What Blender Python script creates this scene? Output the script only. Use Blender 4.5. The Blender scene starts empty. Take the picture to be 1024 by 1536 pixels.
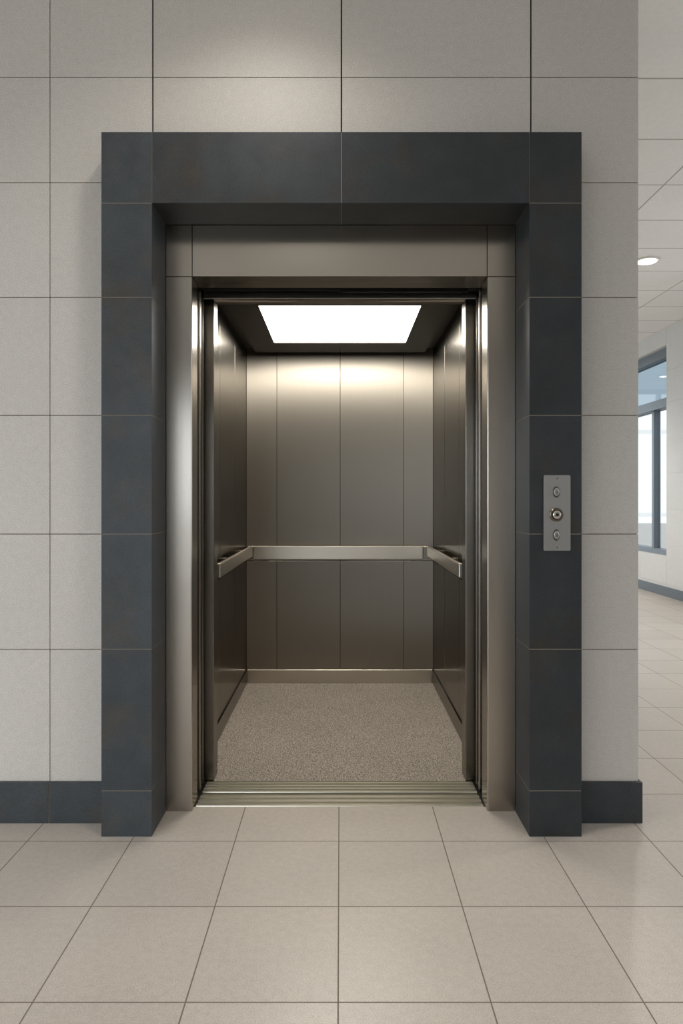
import bpy, bmesh, math
from mathutils import Vector

scene = bpy.context.scene
scene.view_settings.view_transform = 'Standard'
scene.view_settings.look = 'None'
scene.view_settings.exposure = 0.0

# ------------------------------------------------------------------ materials
def new_mat(name):
    m = bpy.data.materials.new(name); m.use_nodes = True
    nt = m.node_tree
    return m, nt, nt.nodes['Principled BSDF']

def srgb(r, g, b):
    f = lambda c: (c/255/12.92) if c/255 <= 0.04045 else ((c/255+0.055)/1.055)**2.4
    return (f(r), f(g), f(b), 1)

def speckle(name, col, rough=0.5, scales=(300, 40, 2.0), amts=(0.12, 0.05, 0.05), bump=0.02, tint=False,
            spec=0.5, col2=None):
    m, nt, b = new_mat(name)
    tc = nt.nodes.new('ShaderNodeTexCoord')
    val = None
    for s, a in zip(scales, amts):
        n = nt.nodes.new('ShaderNodeTexNoise'); n.inputs['Scale'].default_value = s
        n.inputs['Detail'].default_value = 3
        nt.links.new(tc.outputs['Object'], n.inputs['Vector'])
        mr = nt.nodes.new('ShaderNodeMapRange')
        mr.inputs['From Min'].default_value = 0.3; mr.inputs['From Max'].default_value = 0.7
        mr.inputs['To Min'].default_value = 1-a; mr.inputs['To Max'].default_value = 1+a
        nt.links.new(n.outputs['Fac'], mr.inputs['Value'])
        if val is None:
            val = mr.outputs[0]; first = n
        else:
            mu = nt.nodes.new('ShaderNodeMath'); mu.operation = 'MULTIPLY'
            nt.links.new(val, mu.inputs[0]); nt.links.new(mr.outputs[0], mu.inputs[1]); val = mu.outputs[0]
    if tint:
        at = nt.nodes.new('ShaderNodeAttribute'); at.attribute_name = 'tint'
        mu = nt.nodes.new('ShaderNodeMath'); mu.operation = 'MULTIPLY'
        nt.links.new(val, mu.inputs[0]); nt.links.new(at.outputs['Fac'], mu.inputs[1]); val = mu.outputs[0]
    vm = nt.nodes.new('ShaderNodeVectorMath'); vm.operation = 'SCALE'
    vm.inputs[0].default_value = col[:3]
    if col2:
        n = nt.nodes.new('ShaderNodeTexNoise'); n.inputs['Scale'].default_value = 5; n.inputs['Detail'].default_value = 6
        n.inputs['Roughness'].default_value = 0.65
        nt.links.new(tc.outputs['Object'], n.inputs['Vector'])
        mr = nt.nodes.new('ShaderNodeMapRange')
        mr.inputs['From Min'].default_value = 0.5; mr.inputs['From Max'].default_value = 0.75
        nt.links.new(n.outputs['Fac'], mr.inputs['Value'])
        mx = nt.nodes.new('ShaderNodeMix'); mx.data_type = 'RGBA'
        mx.inputs[6].default_value = col; mx.inputs[7].default_value = col2
        nt.links.new(mr.outputs[0], mx.inputs[0]); nt.links.new(mx.outputs[2], vm.inputs[0])
    nt.links.new(val, vm.inputs['Scale'])
    nt.links.new(vm.outputs[0], b.inputs['Base Color'])
    b.inputs['Roughness'].default_value = rough
    b.inputs['Specular IOR Level'].default_value = spec
    if bump:
        bp = nt.nodes.new('ShaderNodeBump'); bp.inputs['Strength'].default_value = bump
        bp.inputs['Distance'].default_value = 0.01
        nt.links.new(first.outputs['Fac'], bp.inputs['Height'])
        nt.links.new(bp.outputs[0], b.inputs['Normal'])
    return m

def plain(name, col, rough=0.5, metal=0.0):
    m, nt, b = new_mat(name)
    tc = nt.nodes.new('ShaderNodeTexCoord')
    n = nt.nodes.new('ShaderNodeTexNoise'); n.inputs['Scale'].default_value = 25
    nt.links.new(tc.outputs['Object'], n.inputs['Vector'])
    mr = nt.nodes.new('ShaderNodeMapRange')
    mr.inputs['To Min'].default_value = 0.96; mr.inputs['To Max'].default_value = 1.04
    nt.links.new(n.outputs['Fac'], mr.inputs['Value'])
    vm = nt.nodes.new('ShaderNodeVectorMath'); vm.operation = 'SCALE'
    vm.inputs[0].default_value = col[:3]
    nt.links.new(mr.outputs[0], vm.inputs['Scale'])
    nt.links.new(vm.outputs[0], b.inputs['Base Color'])
    b.inputs['Roughness'].default_value = rough; b.inputs['Metallic'].default_value = metal
    return m

def brushed(name, col, rough=0.3, aniso=0.6, grain=(500, 500, 1.2), gamt=0.02):
    m, nt, b = new_mat(name)
    tc = nt.nodes.new('ShaderNodeTexCoord')
    mp = nt.nodes.new('ShaderNodeMapping'); mp.inputs['Scale'].default_value = grain
    nt.links.new(tc.outputs['Object'], mp.inputs['Vector'])
    n = nt.nodes.new('ShaderNodeTexNoise'); n.inputs['Scale'].default_value = 1; n.inputs['Detail'].default_value = 2
    nt.links.new(mp.outputs[0], n.inputs['Vector'])
    mr = nt.nodes.new('ShaderNodeMapRange')
    mr.inputs['From Min'].default_value = 0.3; mr.inputs['From Max'].default_value = 0.7
    mr.inputs['To Min'].default_value = 1-gamt; mr.inputs['To Max'].default_value = 1+gamt
    nt.links.new(n.outputs['Fac'], mr.inputs['Value'])
    vm = nt.nodes.new('ShaderNodeVectorMath'); vm.operation = 'SCALE'
    vm.inputs[0].default_value = col[:3]
    nt.links.new(mr.outputs[0], vm.inputs['Scale'])
    nt.links.new(vm.outputs[0], b.inputs['Base Color'])
    mr2 = nt.nodes.new('ShaderNodeMapRange')
    mr2.inputs['To Min'].default_value = rough*0.96; mr2.inputs['To Max'].default_value = rough*1.04
    nt.links.new(n.outputs['Fac'], mr2.inputs['Value'])
    nt.links.new(mr2.outputs[0], b.inputs['Roughness'])
    b.inputs['Metallic'].default_value = 1
    b.inputs['Anisotropic'].default_value = aniso
    tg = nt.nodes.new('ShaderNodeTangent'); tg.direction_type = 'RADIAL'; tg.axis = 'Z'
    nt.links.new(tg.outputs[0], b.inputs['Tangent'])
    return m

def emission(name, col, strength):
    m, nt, b = new_mat(name)
    b.inputs['Base Color'].default_value = (0.8, 0.8, 0.8, 1)
    b.inputs['Emission Color'].default_value = col
    b.inputs['Emission Strength'].default_value = strength
    return m

def glazing(name, tint):
    m, nt, b = new_mat(name)
    out = nt.nodes['Material Output']
    tr = nt.nodes.new('ShaderNodeBsdfTransparent'); tr.inputs['Color'].default_value = tint
    gl = nt.nodes.new('ShaderNodeBsdfGlossy'); gl.inputs['Roughness'].default_value = 0.02
    gl.inputs['Color'].default_value = (0.9, 0.95, 1, 1)
    mx = nt.nodes.new('ShaderNodeMixShader'); mx.inputs[0].default_value = 0.07
    nt.links.new(tr.outputs[0], mx.inputs[1]); nt.links.new(gl.outputs[0], mx.inputs[2])
    nt.links.new(mx.outputs[0], out.inputs['Surface'])
    nt.nodes.remove(b)
    return m

def tiled(name, col, joint, tw, td, ox, oy, mortar, rough, amts=(0.16, 0.05, 0.04), var=0.04, jrough=0.8):
    """tile grid in the XY plane with joints running through (ox, oy)"""
    m, nt, b = new_mat(name)
    tc = nt.nodes.new('ShaderNodeTexCoord')
    mp = nt.nodes.new('ShaderNodeMapping')
    mp.inputs['Location'].default_value = (-ox, -oy, 0)
    nt.links.new(tc.outputs['Object'], mp.inputs['Vector'])
    br = nt.nodes.new('ShaderNodeTexBrick')
    br.offset = 0; br.squash = 1
    br.inputs['Scale'].default_value = 1
    br.inputs['Brick Width'].default_value = tw
    br.inputs['Row Height'].default_value = td
    br.inputs['Mortar Size'].default_value = mortar
    br.inputs['Mortar Smooth'].default_value = 0.1
    br.inputs['Bias'].default_value = 0
    br.inputs['Color1'].default_value = (1-var, 1-var, 1-var, 1)
    br.inputs['Color2'].default_value = (1+var, 1+var, 1+var, 1)
    br.inputs['Mortar'].default_value = (1, 1, 1, 1)
    nt.links.new(mp.outputs[0], br.inputs['Vector'])
    val = None
    for s, a in zip((260, 45, 2.5), amts):
        n = nt.nodes.new('ShaderNodeTexNoise'); n.inputs['Scale'].default_value = s
        nt.links.new(tc.outputs['Object'], n.inputs['Vector'])
        mr = nt.nodes.new('ShaderNodeMapRange')
        mr.inputs['From Min'].default_value = 0.3; mr.inputs['From Max'].default_value = 0.7
        mr.inputs['To Min'].default_value = 1-a; mr.inputs['To Max'].default_value = 1+a
        nt.links.new(n.outputs['Fac'], mr.inputs['Value'])
        if val is None: val = mr.outputs[0]
        else:
            mu = nt.nodes.new('ShaderNodeMath'); mu.operation = 'MULTIPLY'
            nt.links.new(val, mu.inputs[0]); nt.links.new(mr.outputs[0], mu.inputs[1]); val = mu.outputs[0]
    vm = nt.nodes.new('ShaderNodeVectorMath'); vm.operation = 'SCALE'
    vm.inputs[0].default_value = col[:3]; nt.links.new(val, vm.inputs['Scale'])
    vm2 = nt.nodes.new('ShaderNodeVectorMath'); vm2.operation = 'MULTIPLY'
    nt.links.new(vm.outputs[0], vm2.inputs[0]); nt.links.new(br.outputs['Color'], vm2.inputs[1])
    mx = nt.nodes.new('ShaderNodeMix'); mx.data_type = 'RGBA'
    nt.links.new(br.outputs['Fac'], mx.inputs[0])
    nt.links.new(vm2.outputs[0], mx.inputs[6]); mx.inputs[7].default_value = joint
    nt.links.new(mx.outputs[2], b.inputs['Base Color'])
    mr = nt.nodes.new('ShaderNodeMapRange')
    mr.inputs['To Min'].default_value = rough; mr.inputs['To Max'].default_value = jrough
    nt.links.new(br.outputs['Fac'], mr.inputs['Value']); nt.links.new(mr.outputs[0], b.inputs['Roughness'])
    bp = nt.nodes.new('ShaderNodeBump'); bp.invert = True
    bp.inputs['Strength'].default_value = 0.5; bp.inputs['Distance'].default_value = 0.002
    nt.links.new(br.outputs['Fac'], bp.inputs['Height']); nt.links.new(bp.outputs[0], b.inputs['Normal'])
    return m

M_wall  = speckle('wall_stone', srgb(196, 190, 183), 0.55, tint=True, amts=(0.24, 0.035, 0.02))
M_cwall = speckle('corridor_wall', srgb(222, 223, 222), 0.5, tint=True, amts=(0.06, 0.03, 0.02))  # paler than the lobby stone, standing in for stronger corridor light
M_joint = plain('wall_joint', srgb(110, 97, 82), 0.9)
M_djoint = plain('dark_joint', srgb(30, 27, 24), 0.9)
M_slate = speckle('slate', srgb(56, 60, 63), 0.45, scales=(220, 14, 3), amts=(0.22, 0.12, 0.14), tint=True, bump=0.03, col2=srgb(67, 61, 53), spec=0.35)
M_sjoint = plain('slate_joint', srgb(125, 115, 102), 0.9)
M_floor = tiled('floor_tile', srgb(178, 169, 159), srgb(112, 100, 87), 0.385, 0.395, -0.005, -0.147, 0.0020, 0.32)
M_ceil  = tiled('ceiling_tile', srgb(242, 240, 237), srgb(175, 170, 164), 1.2, 0.6, 2.30, 0.92, 0.006, 0.8, amts=(0.03, 0.02, 0.02), var=0.01)
M_steel = brushed('steel_frame', srgb(170, 163, 154), 0.25, aniso=0.7)
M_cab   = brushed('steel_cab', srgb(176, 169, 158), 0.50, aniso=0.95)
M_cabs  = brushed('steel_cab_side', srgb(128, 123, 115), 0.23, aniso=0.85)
M_rail  = brushed('steel_rail', srgb(200, 193, 181), 0.32, aniso=0.4)
M_dark  = plain('dark_metal', srgb(42, 40, 38), 0.4, 0.6)
M_black = plain('shaft_black', srgb(14, 13, 12), 0.8)
M_cceil = plain('cab_ceiling', srgb(78, 75, 71), 0.35, 0.8)
M_sill  = plain('sill_aluminium', srgb(222, 218, 203), 0.30, 0.9)
M_carpet = speckle('carpet', srgb(142, 133, 123), 0.95, scales=(150, 300, 3), amts=(0.6, 0.5, 0.05), bump=0.5, spec=0.1)
M_lamp  = emission('lamp_panel', (1, 0.955, 0.87, 1), 14.5)
M_dl    = emission('downlight_lens', (1, 0.95, 0.87, 1), 12)
M_white = plain('white_trim', srgb(225, 223, 220), 0.5)
M_plate = brushed('plate_steel', srgb(160, 158, 155), 0.38, aniso=0.3)
M_btn   = plain('button_steel', srgb(120, 111, 98), 0.3, 1.0)
M_chrome = plain('key_chrome', srgb(215, 210, 200), 0.15, 1.0)
M_win   = plain('window_frame', srgb(118, 128, 138), 0.45, 0.3)
M_bbg   = plain('baseboard_grey', srgb(105, 115, 124), 0.5)
M_ground = speckle('pavement', srgb(190, 188, 184), 0.9)
M_glass = glazing('glass_tinted', (0.30, 0.30, 0.29, 1))
M_glass_up = glazing('glass_tinted_upper', (0.11, 0.135, 0.15, 1))
M_clear = glazing('glass_clear', (0.96, 0.97, 0.97, 1))

# ------------------------------------------------------------------ mesh builder
class MB:
    def __init__(s): s.v = []; s.f = []; s.mi = []; s.t = []; s.mats = []
    def mat(s, m):
        if m not in s.mats: s.mats.append(m)
        return s.mats.index(m)
    def box(s, x0, x1, y0, y1, z0, z1, m, tint=1.0):
        k = len(s.v); i = s.mat(m)
        s.v += [(x0,y0,z0),(x1,y0,z0),(x1,y1,z0),(x0,y1,z0),(x0,y0,z1),(x1,y0,z1),(x1,y1,z1),(x0,y1,z1)]
        for q in [(0,3,2,1),(4,5,6,7),(0,1,5,4),(1,2,6,5),(2,3,7,6),(3,0,4,7)]:
            s.f.append(tuple(k+a for a in q)); s.mi.append(i); s.t.append(tint)
    def prism(s, pts, axis, a0, a1, m, tint=1.0):
        """extrude 2D polygon. axis 'x': pts=(y,z); 'y': pts=(x,z); 'z': pts=(x,y)"""
        k = len(s.v); n = len(pts); i = s.mat(m)
        for a in (a0, a1):
            for p in pts:
                s.v.append({'x': (a, p[0], p[1]), 'y': (p[0], a, p[1]), 'z': (p[0], p[1], a)}[axis])
        s.f.append(tuple(k+j for j in range(n))); s.mi.append(i); s.t.append(tint)
        s.f.append(tuple(k+n+j for j in reversed(range(n)))); s.mi.append(i); s.t.append(tint)
        for j in range(n):
            j2 = (j+1) % n
            s.f.append((k+j, k+n+j, k+n+j2, k+j2)); s.mi.append(i); s.t.append(tint)
    def quad(s, pts, m):
        k = len(s.v); i = s.mat(m); s.v += pts
        s.f.append((k, k+1, k+2, k+3)); s.mi.append(i); s.t.append(1)
    def lathe(s, c, axis, prof, m, n=40, sx=1.0, sz=1.0):
        k = len(s.v); i = s.mat(m)
        for r, h in prof:
            for j in range(n):
                a = 2*math.pi*j/n
                u, w = r*math.cos(a)*sx, r*math.sin(a)*sz
                s.v.append((c[0]+u, c[1]+h, c[2]+w) if axis == 'y' else (c[0]+u, c[1]+w, c[2]+h))
        for p in range(len(prof)-1):
            for j in range(n):
                j2 = (j+1) % n
                s.f.append((k+p*n+j, k+p*n+j2, k+(p+1)*n+j2, k+(p+1)*n+j)); s.mi.append(i); s.t.append(1)
        s.f.append(tuple(k+j for j in reversed(range(n)))); s.mi.append(i); s.t.append(1)
        e = k+(len(prof)-1)*n
        s.f.append(tuple(e+j for j in range(n))); s.mi.append(i); s.t.append(1)
    def build(s, name, bevel=0, parent=None, seg=2):
        me = bpy.data.meshes.new(name)
        me.from_pydata(s.v, [], s.f)
        for m in s.mats: me.materials.append(m)
        for p, i in zip(me.polygons, s.mi): p.material_index = i
        at = me.attributes.new('tint', 'FLOAT', 'FACE')
        at.data.foreach_set('value', s.t)
        bm = bmesh.new(); bm.from_mesh(me); bmesh.ops.recalc_face_normals(bm, faces=bm.faces); bm.to_mesh(me); bm.free()
        o = bpy.data.objects.new(name, me); scene.collection.objects.link(o)
        if bevel:
            md = o.modifiers.new('bevel', 'BEVEL'); md.width = bevel; md.segments = seg
            md.limit_method = 'ANGLE'; md.angle_limit = math.radians(40)
        if parent: o.parent = parent
        return o

def empty(name, loc=(0,0,0)):
    o = bpy.data.objects.new(name, None); scene.collection.objects.link(o); return o

def rnd(i, j, a=0.02):
    x = math.sin(i*127.1+j*311.7+3.3)*43758.5453
    return 1+a*(2*(x-math.floor(x))-1)

CH = 3.5          # ceiling height
SL, SR = -0.897, 0.907     # surround outer edges
SI, SJ = -0.7075, 0.711    # surround inner edges
ST, SB = 2.648, 2.381
SF = -0.113
XL, XR = -3.6, 4.24
YB, YE = -6.5, 11.0

# ------------------------------------------------------------------ front wall
ZC = [0.0, 0.160, 0.678, 1.131, 1.597, 2.060, 2.511, 2.924, CH]
XC = [XL, -3.361, -2.62, -1.880, -1.139, -0.7356, 0.005, 0.7487, 1.170]
T = 0.008
def panels(mb, u0, u1, z0, z1, ucuts, zcuts, put, gh=0.0016, gv=0.0016):
    for i in range(len(ucuts)-1):
        for j in range(len(zcuts)-1):
            a0, a1 = ucuts[i], ucuts[i+1]; b0, b1 = zcuts[j], zcuts[j+1]
            g = gv
            pa0 = max(a0+g, u0); pa1 = min(a1-g, u1); pb0 = max(b0+gh, z0); pb1 = min(b1-gh, z1)
            if a0 <= XL+1e-6: pa0 = u0
            if pa1-pa0 < 0.004 or pb1-pb0 < 0.004: continue
            put(pa0, pa1, pb0, pb1, rnd(i, j))
XCe = XC[:-1] + [1.1716]
wl = MB()
panels(wl, XL, SL-0.0005, 0, CH, XC, ZC, lambda a, b_, c, d, t: wl.box(a, b_, 0, T, c, d, M_wall, t*1.03))  # panel tint raised here: brighter daylight side put into the colour
wl.box(XL, SL-0.0005, T-0.004, 0.14, 0, CH, M_joint)
wl.build('wall_front_left')
wq = MB()
panels(wq, SR+0.0005, 1.170, 0, CH, XCe, ZC, lambda a, b_, c, d, t: wq.box(a, b_, 0, T, c, d, M_wall, t*0.86))  # panel tint lowered: weaker light on this side put into the colour
wq.box(SR+0.0005, 1.166, T-0.004, 0.14, 0, CH, M_joint)
wq.build('wall_front_right')
wt = MB()
panels(wt, SL-0.0005, SR+0.0005, ST+0.0005, CH, XC, ZC, lambda a, b_, c, d, t: wt.box(a, b_, 0, T, c, d, M_wall, t*(1.03 if a < -0.74 else 0.93 if a < 0.7 else 0.86)), gv=0.003)  # tint drops from left to right, a light gradient in the colour
wt.box(SL-0.0005, SR+0.0005, T-0.0035, 0.14, ST+0.0005, CH, M_djoint)
wt.build('wall_front_top')

# return wall at the corner
wr = MB()
YC = [0.008, 0.75, 1.5, 2.25, 3.0]
panels(wr, 0.0085, 3.0, 0, CH, YC, ZC, lambda a, b_, c, d, t: wr.box(1.162, 1.170, a, b_, c, d, M_wall, t))
wr.box(1.10, 1.166, 0.142, 3.0, 0, CH, M_joint)
wr.build('wall_return')
w = MB(); w.box(XL, 1.17, 3.002, 3.12, 0, CH, M_wall); w.build('wall_core_back')
w = MB(); w.box(-1.5, -1.4, 0.142, 3.0, 0, CH, M_djoint); w.build('wall_core_left')

# baseboards
bb = MB()
BX = [-3.5, -2.62, -1.88, -1.139, SL-0.001]
bb.box(-3.5, SL-0.001, -0.010, -0.0005, 0.0, 0.158, M_sjoint)
for i in range(4):
    bb.box(BX[i]+(0.0014), BX[i+1]-(0.0014 if i < 3 else 0), -0.012, -0.001, 0.0005, 0.160, M_slate, rnd(i, 5, .08)*1.15)
bb.build('baseboard_left', bevel=0.001)
bb = MB()
bb.box(SR+0.001, 1.182, -0.012, -0.001, 0.0005, 0.160, M_slate, 0.75)  # tinted darker than the left run, weaker light painted in
bb.box(1.171, 1.182, -0.0008, 2.9, 0.0005, 0.160, M_slate, 1.0)
bb.build('baseboard_right', bevel=0.001)

# ------------------------------------------------------------------ floor / ceiling
fl = MB()
fl.box(XL-0.2, XR+0.2, YB-0.2, 0.13, -0.12, 0, M_floor)
fl.box(1.10, XR+0.2, 0.13, YE+0.2, -0.12, 0, M_floor)
fl.box(-1.5, -0.597, 0.13, 0.40, -0.12, -0.0002, M_dark)
fl.box(0.593, 1.10, 0.13, 0.40, -0.12, -0.0002, M_dark)
fl.build('floor')
ce = MB()
ce.box(XL-0.2, XR+0.2, YB-0.2, YE+0.2, CH, CH+0.12, M_ceil)
ce.build('ceiling')

# ------------------------------------------------------------------ slate surround
su = MB()
ZS = [0.0, 0.172, 0.704, 1.137, 1.583, 2.027, SB, ST]
g = 0.0015
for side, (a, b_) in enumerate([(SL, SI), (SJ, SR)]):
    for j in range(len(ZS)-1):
        k = (1.12 if side == 0 else 0.58)*rnd(side*7+1, j, 0.08)  # left pillar tinted as lit, right as shaded, plus random block tone
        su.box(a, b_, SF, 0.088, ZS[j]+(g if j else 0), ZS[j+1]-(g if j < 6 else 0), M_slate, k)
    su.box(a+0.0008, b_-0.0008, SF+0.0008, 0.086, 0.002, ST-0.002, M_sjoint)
for a, b_, k in [(SI+g, 0.005-g, 0.80), (0.005+g, SJ-g, 0.68)]:  # header tint continues the painted light falloff to the right
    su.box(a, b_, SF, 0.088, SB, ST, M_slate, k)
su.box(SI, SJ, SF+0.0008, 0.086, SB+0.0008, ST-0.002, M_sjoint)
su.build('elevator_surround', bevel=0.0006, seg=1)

# ------------------------------------------------------------------ landing door frame (steel)
JL, JR = -0.601, 0.597
HZ = 2.172
Y0 = 0.089
fr = MB()
g = 0.001
def jamb(xo, xi, sgn):
    pts = [(xo, Y0), (xi-sgn*0.004, Y0), (xi, Y0+0.004), (xi, Y0+0.10), (xi-sgn*0.012, Y0+0.10), (xi-sgn*0.012, Y0+0.15), (xo, Y0+0.15)]
    fr.prism(pts, 'z', 0.0, HZ-g, M_steel)
jamb(SI+0.0005, JL, 1); jamb(SJ-0.0005, JR, -1)
for a, b_ in [(SI+0.0005, JL-g), (JL+g, JR-g), (JR+g, SJ-0.0005)]:
    fr.box(a, b_, Y0, Y0+0.15, HZ+g, SB-0.0005, M_steel)
fr.box(SI+0.004, SJ-0.004, Y0+0.004, Y0+0.148, HZ+0.004, SB-0.004, M_black)
fr.box(-1.38, SI, 0.15, 0.235, 0.0, CH-0.01, M_black)
fr.box(SJ, 1.09, 0.15, 0.235, 0.0, CH-0.01, M_black)
fr.box(SI, SJ, 0.15, 0.235, SB+0.002, CH-0.01, M_black)
fr.build('elevator_door_frame', bevel=0.0012)

# retracted landing + car doors (leading edges just visible behind the jambs)
for s, (a, b_) in enumerate([(-1.18, JL-0.004), (JR+0.004, 1.03)]):
    d = MB()
    d.box(a, b_, 0.262, 0.292, 0.006, HZ+0.02, M_steel)
    d.box(a, b_, 0.322, 0.350, 0.006, HZ+0.02, M_cabs)
    d.build('elevator_door', bevel=0.002)

# door header with hanger track
h = MB()
h.box(-1.0, 1.0, 0.262, 0.300, HZ+0.024, HZ+0.20, M_black)
h.box(-1.0, 1.0, 0.318, 0.360, HZ+0.024, HZ+0.20, M_black)
h.box(0.0, 0.56, 0.303, 0.316, HZ+0.004, HZ+0.05, M_dark)
h.box(-0.56, 0.0, 0.308, 0.316, HZ+0.012, HZ+0.05, M_black)
h.build('elevator_door_header', bevel=0.001)

# sills: ridged extrusions
def sill(mb, y0, y1, n):
    pts = [(y0, -0.03), (y0, 0.0)]
    w_ = (y1-y0)/n
    for i in range(n):
        a = y0+i*w_
        pts += [(a+0.001, 0.003), (a+w_*0.55, 0.003), (a+w_*0.57, -0.014), (a+w_*0.98, -0.014)]
    pts += [(y1, 0.001), (y1, -0.03)]
    mb.prism(pts, 'x', JL+0.006, JR-0.006, M_sill)
s_ = MB(); sill(s_, 0.132, 0.246, 3); sill(s_, 0.262, 0.376, 4)
s_.box(-0.59, 0.59, 0.246, 0.262, -0.03, -0.015, M_black)
s_.build('elevator_sill')

# ------------------------------------------------------------------ elevator car
CL, CR = -0.647, 0.642
CY0, CY1 = 0.377, 1.982
CZ = 2.305
SEAM = 0.842
car = empty('elevator_car')
cb = MB()
g = 0.0016
BC = [CL, -0.437, 0.0, 0.437, CR]
for i in range(4):
    cb.box(BC[i]+g, BC[i+1]-g, CY1, CY1+0.02, 0.094, SEAM-0.002, M_cab)
    cb.box(BC[i]+g, BC[i+1]-g, CY1, CY1+0.02, SEAM+0.002, CZ, M_cab)
cb.box(CL-0.03, CR+0.03, CY1+0.004, CY1+0.05, 0, CZ+0.05, M_black)
cb.box(CL+0.008, CR-0.008, CY1-0.008, CY1+0.003, 0.0, 0.091, M_rail)
cb.build('car_wall_rear', bevel=0.001, parent=car, seg=1)
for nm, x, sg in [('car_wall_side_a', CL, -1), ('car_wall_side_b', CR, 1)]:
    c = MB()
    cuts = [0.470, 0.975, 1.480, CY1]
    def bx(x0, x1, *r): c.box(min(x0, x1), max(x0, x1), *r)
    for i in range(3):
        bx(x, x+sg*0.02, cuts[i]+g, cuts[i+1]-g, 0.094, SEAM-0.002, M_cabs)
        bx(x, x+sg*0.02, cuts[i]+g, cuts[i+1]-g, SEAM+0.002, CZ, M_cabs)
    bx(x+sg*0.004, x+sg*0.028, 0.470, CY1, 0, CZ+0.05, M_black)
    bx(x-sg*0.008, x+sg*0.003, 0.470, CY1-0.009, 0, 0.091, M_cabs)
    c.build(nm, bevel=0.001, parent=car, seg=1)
# entrance columns and transom
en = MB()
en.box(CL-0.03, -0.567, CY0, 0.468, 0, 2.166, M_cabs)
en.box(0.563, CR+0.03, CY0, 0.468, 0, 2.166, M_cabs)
en.box(CL-0.03, CR+0.03, CY0, 0.468, 2.168, CZ+0.05, M_cab)
en.build('car_entrance', bevel=0.003, parent=car)
# car ceiling: recessed void + suspended dark island around the light
cc = MB()
cc.box(CL-0.03, CR+0.03, 0.470, CY1+0.05, CZ+0.002, CZ+0.05, M_cceil)
LX0, LX1, LY0, LY1 = -0.420, 0.416, 0.812, 1.632
IX, IY0, IY1 = 0.575, 0.50, 1.90
zb, zt = 2.262, 2.300
cc.box(-IX, LX0, IY0, IY1, zb, zt, M_cceil)
cc.box(LX1, IX, IY0, IY1, zb, zt, M_cceil)
cc.box(LX0, LX1, IY0, LY0, zb, zt, M_cceil)
cc.box(LX0, 0.0-0.001, LY1, IY1, zb, zt, M_cceil)
cc.box(0.001, LX1, LY1, IY1, zb, zt, M_cceil)
cc.build('car_ceiling', parent=car)
lp = MB()
lp.box(LX0+0.001, LX1-0.001, LY0+0.001, LY1-0.001, zb+0.004, zb+0.02, M_lamp)
lp.build('car_light_panel', parent=car)
cf = MB()
cf.box(CL+0.0, CR-0.0, CY0+0.001, CY1, -0.03, -0.001, M_carpet)
cf.build('car_floor_carpet', parent=car)

# handrails
hr = MB()
hr.box(-0.590, 0.562, 1.908, 1.928, 0.858, 0.948, M_rail)
for x in (-0.50, 0.0, 0.50):
    hr.box(x-0.02, x+0.02, 1.928, CY1-0.0005, 0.885, 0.92, M_rail)
hr.box(0.562, 0.600, 1.925, CY1-0.0005, 0.862, 0.944, M_cab)
hr.box(-0.630, -0.590, 1.925, CY1-0.0005, 0.862, 0.944, M_cab)
hr.build('handrail', bevel=0.003)
for x, sg in [(CL, 1), (CR, -1)]:
    r = MB()
    def bx(x0, x1, *q): r.box(min(x0, x1), max(x0, x1), *q)
    bx(x+sg*0.045, x+sg*0.067, 0.62, 1.80, 0.885, 0.955, M_rail)
    bx(x+sg*0.0005, x+sg*0.050, 0.62, 0.66, 0.890, 0.950, M_rail)
    for y in (1.2, 1.76):
        bx(x+sg*0.0005, x+sg*0.046, y, y+0.04, 0.90, 0.93, M_rail)
    r.build('handrail', bevel=0.006)

# ------------------------------------------------------------------ hall call station
cp = MB()
px0, px1, pz0, pz1 = 0.762, 0.862, 1.075, 1.358
def rrect(x0, x1, z0, z1, r, n=5):
    pts = []
    for cx, cz, a0 in [(x1-r, z1-r, 0), (x0+r, z1-r, 90), (x0+r, z0+r, 180), (x1-r, z0+r, 270)]:
        for i in range(n+1):
            a = math.radians(a0+90*i/n); pts.append((cx+r*math.cos(a), cz+r*math.sin(a)))
    return pts
cp.prism(rrect(px0, px1, pz0, pz1, 0.005), 'y', SF-0.009, SF-0.0005, M_plate)
yc = SF-0.009
xc = 0.809
def oval(z, sx=0.62):
    cp.lathe((xc, yc, z), 'y', [(0.0215, 0.0), (0.0215, -0.0015), (0.018, -0.0015)], M_btn, sx=sx)
    cp.lathe((xc, yc, z), 'y', [(0.0185, 0.001), (0.0185, -0.0012), (0.0175, -0.0019)], M_dark, sx=sx)
    cp.lathe((xc, yc, z), 'y', [(0.0165, 0.0), (0.016, -0.004), (0.013, -0.0050)], M_plate, sx=sx)
    cp.lathe((xc+0.001, yc-0.004, z-0.002), 'y', [(0.006, 0.0), (0.006, -0.0015)], M_btn, sx=0.5)
oval(1.295); oval(1.134)
z = 1.210
cp.lathe((xc, yc, z), 'y', [(0.026, 0.0), (0.026, -0.003), (0.023, -0.006), (0.018, -0.006)], M_btn)
cp.lathe((xc, yc, z), 'y', [(0.019, 0.0), (0.019, -0.0065), (0.016, -0.0065)], M_dark)
cp.lathe((xc, yc, z), 'y', [(0.0155, 0.0), (0.0155, -0.009), (0.012, -0.012), (0.008, -0.012)], M_chrome)
cp.lathe((xc, yc, z), 'y', [(0.006, -0.010), (0.006, -0.0125)], M_dark)
for zz in (pz0+0.012, pz1-0.012):
    cp.lathe((0.812, yc, zz), 'y', [(0.003, 0.0), (0.003, -0.001), (0.002, -0.0015)], M_btn, n=16)
cp.build('hall_call_station', bevel=0.0008)

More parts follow.
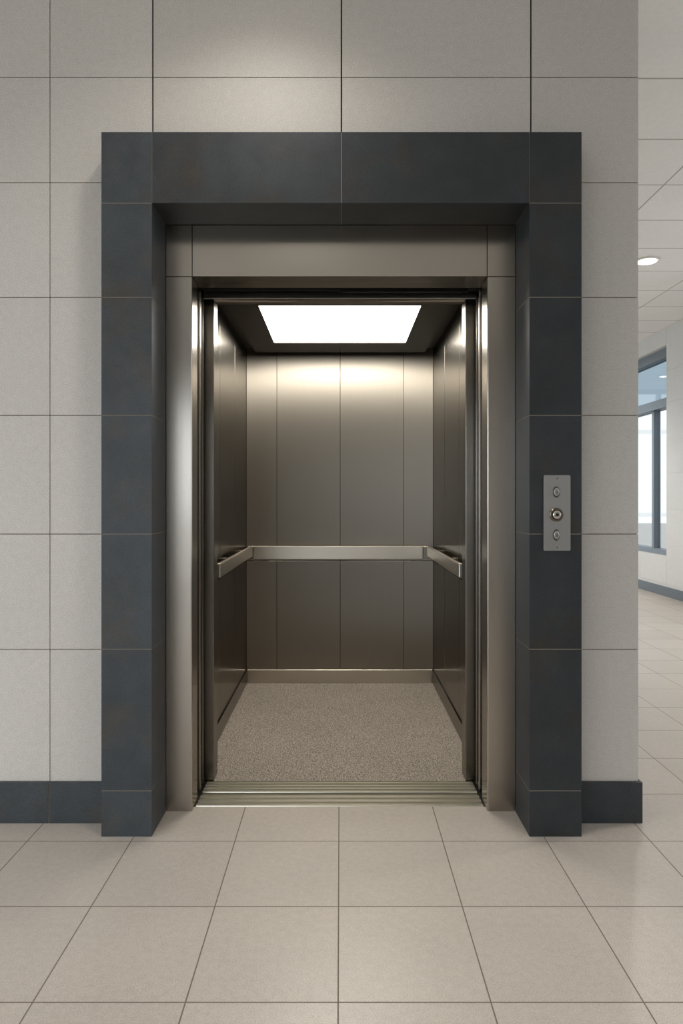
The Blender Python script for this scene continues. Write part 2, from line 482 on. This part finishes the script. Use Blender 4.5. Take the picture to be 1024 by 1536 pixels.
# ------------------------------------------------------------------ window walls
WINS = [(-5.4, -3.4), (-2.4, -0.4), (1.6, 3.9), (6.05, 8.15), (9.0, 10.6)]  # first three are out of view, added to light lobby and corridor
WZ0, WZ1 = 0.52, 3.27
wr = MB(); TH = 0.26
def wallbits(y0, y1, z0, z1):
    cuts = [y0]; v = y0
    while v < y1-0.75: v += 0.742; cuts.append(v)
    cuts[-1] = min(cuts[-1], y1)
    if cuts[-1] < y1: cuts.append(y1)
    panels(wr, y0, y1, z0, z1, cuts, ZC, lambda a, b_, c, d, t: wr.box(XR, XR+T, a, b_, c, d, M_cwall, t))
    wr.box(XR+0.004, XR+TH, y0, y1, z0, z1, M_white)
prev = YB
for a, b_ in WINS:
    wallbits(prev, a, 0, CH)
    wallbits(a, b_, 0, WZ0); wallbits(a, b_, WZ1, CH)
    prev = b_
wallbits(prev, YE, 0, CH)
wr.build('wall_right')
for i, (a, b_) in enumerate(WINS):
    w = MB(); x0, x1 = XR+0.06, XR+0.20; f = 0.07
    w.box(x0, x1, a+0.001, a+f, WZ0+0.001, WZ1-0.001, M_win); w.box(x0, x1, b_-f, b_-0.001, WZ0+0.001, WZ1-0.001, M_win)
    w.box(x0, x1, a+f, b_-f, WZ0+0.001, WZ0+f, M_win); w.box(x0, x1, a+f, b_-f, WZ1-0.13, WZ1-0.001, M_win)
    w.box(x0-0.02, x1, a+f, b_-f, 2.48, 2.60, M_win)
    for q in (0.27, 0.63):
        mid = a+(b_-a)*q
        w.box(x0+0.03, x1-0.02, mid-0.03, mid+0.03, WZ0+f, 2.48, M_win)
    xg = x0+0.08
    gl, gu = (M_clear, M_clear) if i < 3 else (M_glass, M_glass_up)  # clear glass in the unseen windows lets more daylight in
    w.quad([(xg, a+f, WZ0+f), (xg, b_-f, WZ0+f), (xg, b_-f, 2.48), (xg, a+f, 2.48)], gl)
    w.quad([(xg, a+f, 2.60), (xg, b_-f, 2.60), (xg, b_-f, WZ1-0.13), (xg, a+f, WZ1-0.13)], gu)
    w.build('window_%d' % (i+1))
bb = MB(); bb.box(XR-0.012, XR-0.0005, YB, YE, 0.0005, 0.125, M_bbg); bb.build('baseboard_corridor')
w = MB(); w.box(1.05, 1.168, 3.122, YE, 0, CH, M_cwall); w.build('wall_corridor_left')

# glazed curtain walls (opaque lobby spandrel added above the transom to dim the upper wall)
def curtain(name, axis, fixed, a0, a1, n, top=CH):
    w = MB()
    def bx(u0, u1, z0, z1, th, m):
        if axis == 'y': w.box(fixed-th/2, fixed+th/2, u0, u1, z0, z1, m)
        else: w.box(u0, u1, fixed-th/2, fixed+th/2, z0, z1, m)
    st = (a1-a0)/n
    for i in range(n+1):
        u = a0+i*st; bx(u-0.03, u+0.03, 0.001, CH-0.001, 0.12, M_win)
    for z in (0.001, 0.9, 2.6, CH-0.081):
        for i in range(n): bx(a0+i*st+0.03, a0+(i+1)*st-0.03, z, z+0.08, 0.12, M_win)
    if top < CH:
        for i in range(n): bx(a0+i*st+0.03, a0+(i+1)*st-0.03, 2.68, CH-0.081, 0.06, M_white)
    zt_ = min(top, CH-0.01)
    if axis == 'y': w.quad([(fixed, a0, 0.01), (fixed, a1, 0.01), (fixed, a1, zt_), (fixed, a0, zt_)], M_clear)
    else: w.quad([(a0, fixed, 0.01), (a1, fixed, 0.01), (a1, fixed, zt_), (a0, fixed, zt_)], M_clear)
    w.build(name)
curtain('window_6', 'y', XL-0.1, YB+0.1, -0.1, 5, top=2.62)
curtain('window_7', 'x', YB-0.08, XL+0.1, -0.6, 3, top=2.62)  # unseen rear glazing, added to throw frontal daylight on the wall
curtain('window_8', 'x', YE+0.07, 1.25, XR-0.05, 3)  # unseen end glazing, added to wash the corridor wall and floor with light
w = MB(); w.box(-0.56, XR+0.2, YB-0.15, YB-0.01, 0, CH, M_wall); w.build('wall_back')

gr = MB(); gr.box(-40, 40, -40, 40, -0.40, -0.30, M_ground); gr.build('ground')

# ------------------------------------------------------------------ downlights
def downlight(x, y, power, size=math.radians(130), blend=0.9):
    root = empty('downlight')
    d = MB()
    d.lathe((x, y, CH), 'z', [(0.115, -0.0005), (0.115, -0.008), (0.10, -0.014), (0.088, -0.012)], M_white)
    d.lathe((x, y, CH), 'z', [(0.086, -0.008), (0.086, -0.0135)], M_dl)
    d.build('housing', parent=root)
    l = bpy.data.lights.new('lamp', 'SPOT'); l.energy = power; l.spot_size = size; l.spot_blend = blend
    l.shadow_soft_size = 0.08; l.color = (1, 0.94, 0.86)
    lo = bpy.data.objects.new('lamp', l); lo.location = (x, y, CH-0.05); scene.collection.objects.link(lo); lo.parent = root
for x, y, p in [(2.87, 3.62, 165), (2.87, 6.9, 185), (2.87, 0.6, 115), (2.87, -2.4, 50), (-0.3, -0.62, 42), (-0.3, -3.2, 68), (-0.3, -5.4, 60), (-2.4, -3.0, 50), (2.87, 9.5, 160)]:
    downlight(x, y, p)

# ------------------------------------------------------------------ world
w = bpy.data.worlds.new('World'); scene.world = w; w.use_nodes = True
bg = w.node_tree.nodes['Background']
bg.inputs['Color'].default_value = (0.87, 0.935, 1.0, 1)
bg.inputs['Strength'].default_value = 3.4

# ------------------------------------------------------------------ camera
cam = bpy.data.cameras.new('camera'); co = bpy.data.objects.new('camera', cam); scene.collection.objects.link(co)
co.location = (0, -2.618, 1.27); co.rotation_euler = (math.radians(90), 0, 0)
cam.sensor_fit = 'VERTICAL'; cam.sensor_height = 36; cam.lens = 36*1000/1536
cam.shift_x = 2/1536; cam.shift_y = -20/1536
cam.clip_start = 0.05
scene.camera = co
